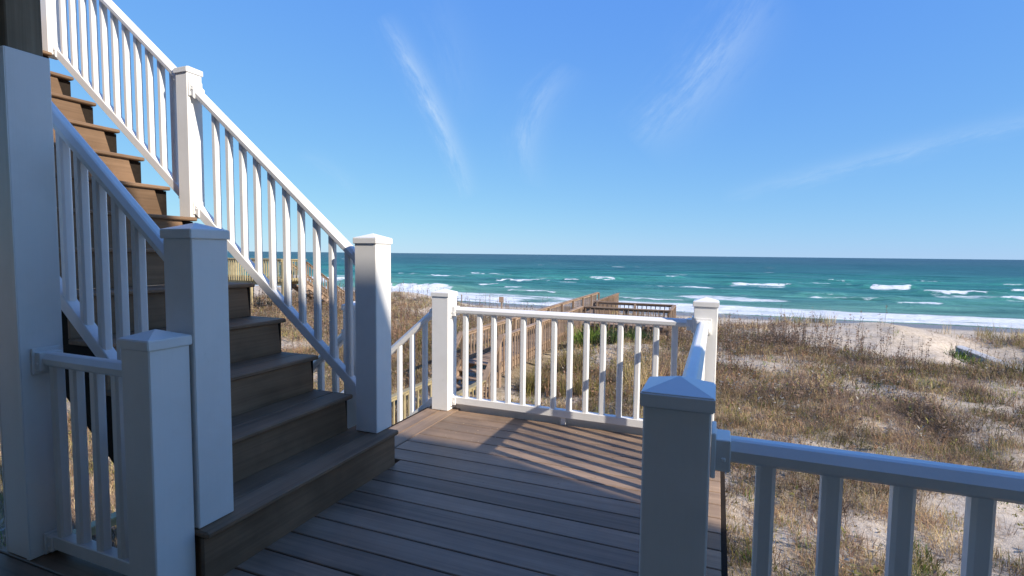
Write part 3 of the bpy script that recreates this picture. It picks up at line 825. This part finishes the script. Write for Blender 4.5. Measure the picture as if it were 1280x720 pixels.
# stairs from the boardwalk's end down to the beach
ws2 = thing('staircase', (-5.9, 31.8, -3.5), 'timber steps from the boardwalk end down to the beach', 'staircase')
for i in range(1, 9):
    z = ZU-i*0.2; y = 30.2+(i-1)*0.26
    bx('tread', ws2, BXL, BXR, y, y+0.27, z-0.04, z, 'weathered_wood_x')
for x in (BXL+0.02, BXR-0.06):
    swept('stringer', ws2, rect(0.04, 0.22), (x, 30.2, ZU-0.2), (x, 32.4, ZU-1.95), 'weathered_wood_y', True)

# ------------------------------------------------------------------ neighbour's dune walkover, far left
NX0, NX1, NY0, NY1, NZ = -27.0, -18.95, 18.5, 20.0, -0.12
plank_walk('boardwalk', 'high pine platform of the neighbouring dune walkover', 'X', NX0, NX1, NY0, NY1, NZ, 'fresh_pine')
wood_rail('X', NY0, NX0, NZ, NX1, NZ, 'pale pine railing on the house side of the neighbouring platform', 'fresh_pine', top=1.0, drop=-0.05, side=-1, pitch=0.15, posts_down=2.2, post_step=2.0)
wood_rail('X', NY1, NX0, NZ, NX1-1.2, NZ, 'pale pine railing on the sea side of the neighbouring platform', 'fresh_pine', top=1.0, drop=-0.05, side=1, pitch=0.15, posts_down=2.2, post_step=2.0)
wood_rail('Y', NX1, NY0+0.1, NZ, NY1, NZ, 'pale pine railing at the end of the neighbouring platform', 'fresh_pine', top=1.0, drop=-0.05, side=1, pitch=0.15, posts_down=2.2, post_step=3.0)
nst = thing('staircase', (-19.5, 23, -2.5), 'weathered timber steps descending from the neighbouring platform to the beach', 'staircase')
for i in range(1, 16):
    y = NY1+0.05+(i-1)*0.33
    bx('tread', nst, NX1-1.1, NX1, y, y+0.32, NZ-i*0.2-0.04, NZ-i*0.2, 'weathered_wood_x')
for x in (NX1-1.08, NX1-0.06):
    swept('stringer', nst, rect(0.05, 0.26), (x, NY1+0.03, NZ-0.2), (x, NY1+5.0, NZ-3.2), 'weathered_wood_y', True)
    swept('brace', nst, rect(0.05, 0.10), (x, NY1+0.3, NZ-2.4), (x, NY1+2.2, NZ-1.45), 'weathered_wood_y', True)
    for y in (1.6, 3.3):
        bx('leg', nst, x, x+0.1, NY1+y, NY1+y+0.1, -3.6, NZ-0.3-y*0.6, 'weathered_wood_z')
for x, s, w in ((NX1-1.1, -1, 'left'), (NX1, 1, 'right')):
    wood_rail('Y', x, NY1+0.1, NZ-0.15, NY1+5.0, NZ-3.1, 'sloping weathered railing on the %s of the neighbouring steps' % w, 'weathered_wood', top=1.0, drop=0.0, side=s, pitch=0.19, posts_down=0.4, post_step=1.7)

# ------------------------------------------------------------------ small beach things
gz = lambda x, y: float(ground_z(x, y))
sx0, sy0 = -15.13, 36.0
g0 = gz(sx0, sy0)
sg = thing('beach_sign', (sx0, sy0, g0), 'small weathered wooden sign on a post at the dune edge', 'sign')
bx('post', sg, sx0-0.05, sx0+0.05, sy0-0.05, sy0+0.05, g0-0.4, -2.02, 'weathered_wood_z')
bx('board', sg, sx0-0.19, sx0+0.19, sy0-0.085, sy0-0.052, -2.42, -1.98, 'weathered_wood_x', 0.004)
ex, ey = -16.98, 33.0
st = thing('marker_stake', (ex, ey, gz(ex, ey)), 'thin upright wooden stake on the dune left of the beach sign', 'stake')
bx('stake', st, ex-0.03, ex+0.03, ey-0.03, ey+0.03, gz(ex, ey)-0.3, -1.74, 'grey_wood_z')
bx('cap', st, ex-0.045, ex+0.045, ey-0.045, ey+0.045, -1.738, -1.68, 'fresh_pine_z')
# long white beam lying in the shaded hollow
beam = thing('white_beam', (9.35, 23.7, gz(9.35, 23.7)), 'long white beam half buried in sand beside the bare sand hump', 'beam')
za, zb_ = -2.42, -2.50
swept('beam', beam, [(-0.15, -0.26), (0.15, -0.26), (0.15, 0.10), (0.12, 0.13), (-0.12, 0.13), (-0.15, 0.10)], (9.15, 26.1, za), (9.3, 19.6, zb_), 'white_beam')
swept('edge_cap', beam, rect(0.36, 0.04), (9.15, 26.06, za+0.152), (9.3, 19.64, zb_+0.152), 'white_beam')
part('end_board', box(0.40, 0.05, 0.36, 'grey_wood_x'), 'grey_wood_x', beam, (9.15, 26.13, za-0.02))

# ------------------------------------------------------------------ vegetation
rng = np.random.default_rng(11)
PAL = {'straw': ((0.56, 0.44, 0.25), (0.40, 0.29, 0.15)), 'rust': ((0.42, 0.255, 0.155), (0.28, 0.170, 0.105)),
       'brown': ((0.33, 0.235, 0.165), (0.19, 0.135, 0.098)), 'olive': ((0.30, 0.265, 0.085), (0.19, 0.185, 0.058)),
       'green': ((0.17, 0.24, 0.045), (0.11, 0.175, 0.032)), 'grey': ((0.45, 0.40, 0.33), (0.30, 0.265, 0.22)),
       'dark': ((0.07, 0.10, 0.04), (0.045, 0.07, 0.03))}
KEYS = list(PAL)
def blades(px, py, pz, nb, hmin, hmax, spread, lean, width, kidx):
    """tufts at px,py,pz; nb blades each. returns verts, tris, colours"""
    N = len(px); T = N*nb
    rep = lambda a: np.repeat(a, nb)
    size = rep(rng.uniform(0.7, 1.25, N))
    az = rng.uniform(0, 2*np.pi, T); rr = np.sqrt(rng.uniform(0, 1, T))*spread*size
    bx_, by_ = rep(px)+rr*np.cos(az), rep(py)+rr*np.sin(az)
    bz_ = rep(pz) - 0.02
    L = rng.uniform(hmin, hmax, T)*size
    a2 = az + rng.normal(0, 0.9, T)
    l0 = np.clip(np.abs(rng.normal(0.15, lean*0.6, T)), 0, 1.25); l1 = np.clip(l0 + rng.uniform(0.1, lean*1.6, T), 0, 2.0)
    dx, dy = np.cos(a2), np.sin(a2)
    m = L*0.5
    mx, my, mz = bx_+m*np.sin(l0)*dx, by_+m*np.sin(l0)*dy, bz_+m*np.cos(l0)
    tx, ty, tz = mx+m*np.sin(l1)*dx, my+m*np.sin(l1)*dy, mz+m*np.cos(l1)
    wa = rng.uniform(0, np.pi, T); w = width*rng.uniform(0.6, 1.3, T)
    wx, wy = np.cos(wa)*w/2, np.sin(wa)*w/2
    co = np.empty((T, 5, 3), np.float32)
    co[:, 0] = np.stack([bx_-wx, by_-wy, bz_], -1); co[:, 1] = np.stack([bx_+wx, by_+wy, bz_], -1)
    co[:, 2] = np.stack([mx-wx*.75, my-wy*.75, mz], -1); co[:, 3] = np.stack([mx+wx*.75, my+wy*.75, mz], -1)
    co[:, 4] = np.stack([tx, ty, tz], -1)
    b = (np.arange(T)*5)[:, None]
    tri = np.concatenate([b+[0, 1, 3], b+[0, 3, 2], b+[2, 3, 4]], 1).reshape(-1, 3)
    A = np.array([PAL[k][0] for k in KEYS]); B = np.array([PAL[k][1] for k in KEYS])
    ki = rep(kidx); t = rng.uniform(0, 1, T)[:, None]
    c = (A[ki]*(1-t)+B[ki]*t)*rng.uniform(0.75, 1.2, T)[:, None]
    c = c*rep(0.62+1.0*sst(0.25, 0.75, fbm(px*1.1+5, py*1.1, 201, 3)))[:, None]
    col = np.repeat(c, 5, 0)
    return co.reshape(-1, 3), tri, col
def stalks(px, py, pz, hmin, hmax, nleaf, leaf, kidx, width=0.008, lean=0.22):
    """twiggy weeds: one upright stem with small leaves and seed heads"""
    N = len(px)
    L = rng.uniform(hmin, hmax, N); az = rng.uniform(0, 2*np.pi, N); ln = np.abs(rng.normal(0, lean, N))
    dx, dy, dz = np.sin(ln)*np.cos(az), np.sin(ln)*np.sin(az), np.cos(ln)
    wa = rng.uniform(0, np.pi, N); wx, wy = np.cos(wa)*width/2, np.sin(wa)*width/2
    base = np.stack([px, py, pz-0.03], -1); tip = base+np.stack([dx, dy, dz], -1)*L[:, None]
    wv = np.stack([wx, wy, 0*wx], -1)
    st = np.stack([base-wv, base+wv, tip+wv*.5, tip-wv*.5], 1)
    st2v = np.stack([-wy, wx, 0*wx], -1)
    st2 = np.stack([base-st2v, base+st2v, tip+st2v*.5, tip-st2v*.5], 1)
    co = [st.reshape(-1, 3), st2.reshape(-1, 3)]
    b = (np.arange(2*N)*4)[:, None]
    tri = [np.concatenate([b+[0, 1, 2], b+[0, 2, 3]], 1).reshape(-1, 3)]
    T = N*nleaf
    rep = lambda a: np.repeat(a, nleaf, 0)
    f = rng.uniform(0.18, 1.02, T)
    p = rep(base) + rep(tip-base)*f[:, None]
    a = rng.uniform(0, 2*np.pi, T); up = rng.uniform(-0.1, 0.95, T); s = leaf*rng.uniform(0.5, 1.4, T)
    d = np.stack([np.cos(a)*np.cos(up), np.sin(a)*np.cos(up), np.sin(up)], -1)*s[:, None]
    wv2 = np.stack([-np.sin(a), np.cos(a), rng.uniform(-.5, .5, T)], -1)*(s*0.20)[:, None]
    lv = np.stack([p, p+d*.5+wv2, p+d, p+d*.5-wv2], 1)
    co.append(lv.reshape(-1, 3))
    b = (2*N*4+np.arange(T)*4)[:, None]
    tri.append(np.concatenate([b+[0, 1, 2], b+[0, 2, 3]], 1).reshape(-1, 3))
    A = np.array([PAL[k][0] for k in KEYS]); B = np.array([PAL[k][1] for k in KEYS])
    cs = A[kidx]*0.5+B[kidx]*0.2
    t = rng.uniform(0, 1, T)[:, None]
    cl = A[rep(kidx)]*(1-t)+B[rep(kidx)]*t
    col = np.concatenate([np.repeat(cs, 4, 0), np.repeat(cs, 4, 0), np.repeat(cl*rng.uniform(.7, 1.25, T)[:, None], 4, 0)], 0)
    return np.concatenate(co), np.concatenate(tri), col
def veg_mesh(name, chunks, origin=(0, 0, 0)):
    off = 0; vs, ts, cs = [], [], []
    for v, t, c in chunks:
        vs.append(v-np.array(origin)); ts.append(t+off); cs.append(c); off += len(v)
    v = np.concatenate(vs); t = np.concatenate(ts); c = np.concatenate(cs)
    me = quick_mesh(name, v, t, 3)
    a = me.attributes.new('Col', 'FLOAT_COLOR', 'POINT')
    a.data.foreach_set('color', np.concatenate([c, np.ones((len(c), 1))], 1).astype(np.float32).reshape(-1))
    me.materials.append(MATS['plant_blades'])
    return me
def scatter(n, x0, x1, y0, y1, prob):
    x, y = rng.uniform(x0, x1, n), rng.uniform(y0, y1, n)
    keep = rng.uniform(0, 1, n) < prob(x, y)
    x, y = x[keep], y[keep]
    # keep only what the deck and the photograph's side of the dune need
    lo = (x > -1.3*y-7) & (x < 0.56*y+2.5)
    wk = (x > BXL-0.15) & (x < BXR+0.15) & (y < 31)
    sp = (x > BXR) & (x < -1.55) & (y > 21.35) & (y < 24.3)
    dk = (x > -2.3) & (x < 0.2) & (y < 3.9)
    k2 = lo & ~dk & ~(wk & (rng.uniform(0, 1, len(x)) < 0.93)) & ~(sp & (rng.uniform(0, 1, len(x)) < 0.8))
    x, y = x[k2], y[k2]
    return x, y, ground_z(x, y)
def kinds(x, y, table, s=0):
    """choose palette keys in patches"""
    f = fbm(x*0.45+s, y*0.45, 120+s, 3) + rng.normal(0, 0.10, len(x))
    q = np.clip((f-0.28)/0.44, 0, 0.999)
    ids = np.array([KEYS.index(k) for k in table])
    return ids[(q*len(ids)).astype(int)]
TBL = ['brown', 'straw', 'rust', 'straw', 'brown', 'rust', 'straw', 'olive', 'brown', 'rust', 'olive', 'olive', 'straw', 'brown']
x, y, z = scatter(31000, -14, 12, 1.6, 15, lambda x, y: veg_cover(x, y))
ch1 = blades(x, y, z, 16, 0.10, 0.36, 0.18, 0.95, 0.0075, kinds(x, y, TBL, 1))
x, y, z = scatter(42000, -26, 15, 15, 28, lambda x, y: veg_cover(x, y)*np.where(x < -9, 0.5, 1))
ch1b = blades(x, y, z, 8, 0.13, 0.36, 0.18, 0.85, 0.013, kinds(x, y, TBL, 1))
x, y, z = scatter(6500, -22, 14, 2.6, 26, lambda x, y: veg_cover(x, y)*sst(.45, .62, fbm(x*.4+5, y*.4, 140, 3))*0.9 + 0.03)
ch2 = blades(x, y, z, 11, 0.10, 0.30, 0.11, 0.55, 0.010, kinds(x, y, ['olive', 'green', 'olive', 'straw', 'green'], 2))
x, y, z = scatter(2600, -0.2, 6, 3.0, 9.5, lambda x, y: sst(.40, .56, fbm(x*.9+3, y*.9, 210, 3)))
ch3 = blades(x, y, z, 15, 0.10, 0.34, 0.15, 0.9, 0.0075, kinds(x, y, TBL, 7))
o = part('dune_grass', veg_mesh('dune_grass', [ch1, ch1b, ch2, ch3]), 'plant_blades', None, (0, 0, 0)); o['kind'] = 'stuff'; tag(o, 'matted dry and green grass covering the dune', 'grass')
x, y, z = scatter(15000, -24, 14, 3.2, 27, lambda x, y: veg_cover(x, y)*(0.18+0.8*sst(.42, .62, fbm(x*.3+2, y*.3, 150, 3))))
c1 = stalks(x, y, z, 0.18, 0.55, 12, 0.075, kinds(x, y, ['brown', 'rust', 'brown', 'grey', 'olive', 'brown'], 3), 0.006, 0.35)
tall = lambda x, y: np.clip(1.0*gauss(x, y, 2.7, 23.2, 2.6, 2.6) + 0.8*gauss(x, y, -0.5, 21, 2.2, 3.0) + 0.35*gauss(x, y, 5.5, 19.8, 2.6, 1.0) + 0.6*sst(-8, -10.5, x)*gauss(x*0, y, 0, 20, 1, 7), 0, 1)
x, y, z = scatter(9000, -24, 12, 10, 28, tall)
c2 = stalks(x, y, z, 0.45, 1.05, 16, 0.085, kinds(x, y, ['brown', 'brown', 'rust', 'grey', 'brown'], 4), 0.010, 0.16)
o = part('dune_weeds', veg_mesh('dune_weeds', [c1, c2]), 'plant_blades', None, (0, 0, 0)); o['kind'] = 'stuff'; tag(o, 'brown twiggy weeds standing among the dune grass', 'weeds')
x, y, z = scatter(3000, -24, 16, 26.6, 31.0, lambda x, y: 0.6*sst(.48, .62, fbm(x*.5, y*.3+4, 160, 3))*np.exp(-((y-28.6)/0.9)**2)*sst(-9, -6, x))
d1 = blades(x, y, z, 14, 0.30, 0.75, 0.16, 0.28, 0.013, kinds(x, y, ['straw', 'olive', 'straw', 'olive', 'straw'], 5))
o = part('sea_oats', veg_mesh('sea_oats', [d1]), 'plant_blades', None, (0, 0, 0)); o['kind'] = 'stuff'; tag(o, 'tall pale sea oats lining the dune crest', 'grass')
# ground leaves and litter on the open sand
x, y, z = scatter(16000, -8, 9, 3.5, 20, lambda x, y: 0.25+0.5*sst(.4, .6, fbm(x*.9, y*.9, 170, 3)))
e1 = blades(x, y, z+0.015, 4, 0.03, 0.085, 0.07, 1.2, 0.022, kinds(x, y, ['olive', 'brown', 'straw', 'green', 'grey', 'olive'], 6))
o = part('ground_litter', veg_mesh('ground_litter', [e1]), 'plant_blades', None, (0, 0, 0)); o['kind'] = 'stuff'; tag(o, 'small leaves and dry litter strewn on the sand', 'ground cover')

# single plants that stand out
def plant(name, x, y, label, cat, mix, size, n=3, nb=34, spread=0.18, lean=0.45, width=0.011, stalk=0):
    z = gz(x, y)
    px = x+rng.normal(0, spread*0.8, n); py = y+rng.normal(0, spread*0.8, n); pz = ground_z(px, py)
    ki = np.array([KEYS.index(mix[i % len(mix)]) for i in range(n)])
    chs = [blades(px, py, pz, nb, size*0.45, size, spread, lean, width, ki)]
    t = thing(name, (x, y, z), label, cat)
    part('foliage', veg_mesh('foliage', chs, (x, y, z)), 'plant_blades', t, (x, y, z))['kind'] = 'stuff'
    if stalk:
        qx = x+rng.normal(0, spread*1.3, stalk); qy = y+rng.normal(0, spread*1.3, stalk)
        sc = stalks(qx, qy, ground_z(qx, qy), size*0.7, size*1.5, 14, 0.08, np.full(stalk, KEYS.index(mix[-1])), 0.009, 0.25)
        part('stems', veg_mesh('stems', [sc], (x, y, z)), 'plant_blades', t, (x, y, z))['kind'] = 'stuff'
    return t
plant('grass_tuft', 2.75, 8.35, 'bright green grass tuft in the sand below the near railing', 'grass tuft', ['green', 'green', 'olive'], 0.30, 4, 44, 0.17)
plant('grass_tuft', 2.45, 7.65, 'low green leafy tuft in front of the bright green one', 'grass tuft', ['green', 'olive'], 0.22, 3, 40, 0.15)
plant('grass_tuft', 0.45, 7.4, 'small spiky green plant in sand beside the shaded near post', 'grass tuft', ['green', 'olive'], 0.30, 3, 26, 0.12)
plant('grass_tuft', 4.1, 10.6, 'green tuft on the pale sand strip above the near rail', 'grass tuft', ['green', 'olive'], 0.24, 3, 36, 0.15)
plant('grass_tuft', 5.0, 10.3, 'olive tuft at the right end of the pale sand strip', 'grass tuft', ['olive', 'green'], 0.26, 3, 36, 0.15)
plant('grass_tuft', 2.5, 11.9, 'round olive tuft beside the dry grass mat', 'grass tuft', ['olive', 'straw'], 0.26, 3, 36, 0.18)
plant('grass_clump', -4.6, 13.4, 'upright yellow-green grass clump against the boardwalk railing', 'grass clump', ['olive', 'olive', 'straw'], 0.85, 5, 60, 0.22, 0.25, 0.014)
plant('grass_clump', -4.0, 15.6, 'tall olive grass clump beyond the upright one by the boardwalk', 'grass clump', ['olive', 'straw', 'olive'], 1.0, 6, 60, 0.3, 0.25, 0.016, 10)
plant('grass_clump', -3.3, 13.2, 'tall straw coloured clump seen through the far railing', 'grass clump', ['straw', 'olive', 'rust'], 0.85, 6, 60, 0.3, 0.3, 0.014, 14)
plant('grass_clump', -2.2, 14.4, 'broad golden grass clump with brown stems below the lookout platform', 'grass clump', ['straw', 'olive', 'straw'], 0.9, 7, 60, 0.36, 0.3, 0.014, 20)
plant('grass_clump', -1.1, 15.2, 'rusty clump with many stems in front of the lookout platform end', 'grass clump', ['rust', 'straw', 'brown'], 0.85, 7, 60, 0.36, 0.3, 0.014, 30)
plant('grass_clump', -3.0, 10.9, 'small green clump on speckled sand near the boardwalk steps', 'grass clump', ['green', 'olive'], 0.35, 4, 40, 0.2)
plant('shrub', -4.1, 19.0, 'dark green bush below the lookout platform rail', 'shrub', ['green', 'dark', 'green'], 0.95, 8, 70, 0.4, 0.5, 0.03)
plant('shrub', -3.0, 20.3, 'second dark green bush in the shade of the lookout platform', 'shrub', ['dark', 'green'], 0.8, 7, 70, 0.4, 0.5, 0.03)
plant('shrub', 8.75, 23.9, 'low dark green bush beside the white beam', 'shrub', ['dark', 'dark', 'green'], 0.42, 7, 60, 0.34, 0.7, 0.03)
plant('shrub', 8.8, 22.0, 'olive bush in front of the white beam', 'shrub', ['olive', 'straw', 'brown'], 0.75, 6, 60, 0.32, 0.45, 0.018, 10)
plant('shrub', 9.0, 20.6, 'brown and olive bush at the near end of the white beam', 'shrub', ['olive', 'brown'], 0.8, 6, 60, 0.34, 0.45, 0.018, 12)
plant('shrub', 7.2, 14.2, 'dark tangled weed clump at the edge of the dry grass', 'shrub', ['brown', 'dark', 'olive'], 0.6, 6, 50, 0.35, 0.5, 0.014, 20)
plant('shrub', 2.6, 23.5, 'dense dark brown weed stand in front of the pale crest', 'shrub', ['brown', 'brown'], 0.6, 5, 30, 0.5, 0.3, 0.012, 90)
plant('shrub', -9.8, 16.5, 'reddish brown thicket beside the sunlit corner post', 'shrub', ['rust', 'brown', 'olive'], 1.0, 8, 50, 0.6, 0.35, 0.014, 70)
plant('shrub', -11.6, 18.0, 'tall twiggy thicket behind the downward stair railing', 'shrub', ['brown', 'rust'], 1.1, 8, 50, 0.7, 0.3, 0.014, 80)

# blown sand and bits of dry grass on the deck
n = 420
dx_ = rng.uniform(-1.75, 0.0, n); dy_ = 3.6-np.abs(rng.normal(0, 0.55, n)); k_ = dy_ > 1.4
dx_, dy_ = dx_[k_], dy_[k_]
kk = np.array([KEYS.index(q) for q in rng.choice(['grey', 'straw', 'grey', 'brown'], len(dx_))])
db = blades(dx_, dy_, np.full(len(dx_), 0.022), 1, 0.004, 0.016, 0.01, 1.9, 0.006, kk)
db[0][:, 2] = 0.0015+np.abs(db[0][:, 2]-0.002)*0.3
o = part('deck_debris', veg_mesh('deck_debris', [db]), 'plant_blades', None, (0, 0, 0)); o['kind'] = 'stuff'; tag(o, 'blown sand and dry grass bits on the deck boards', 'debris')
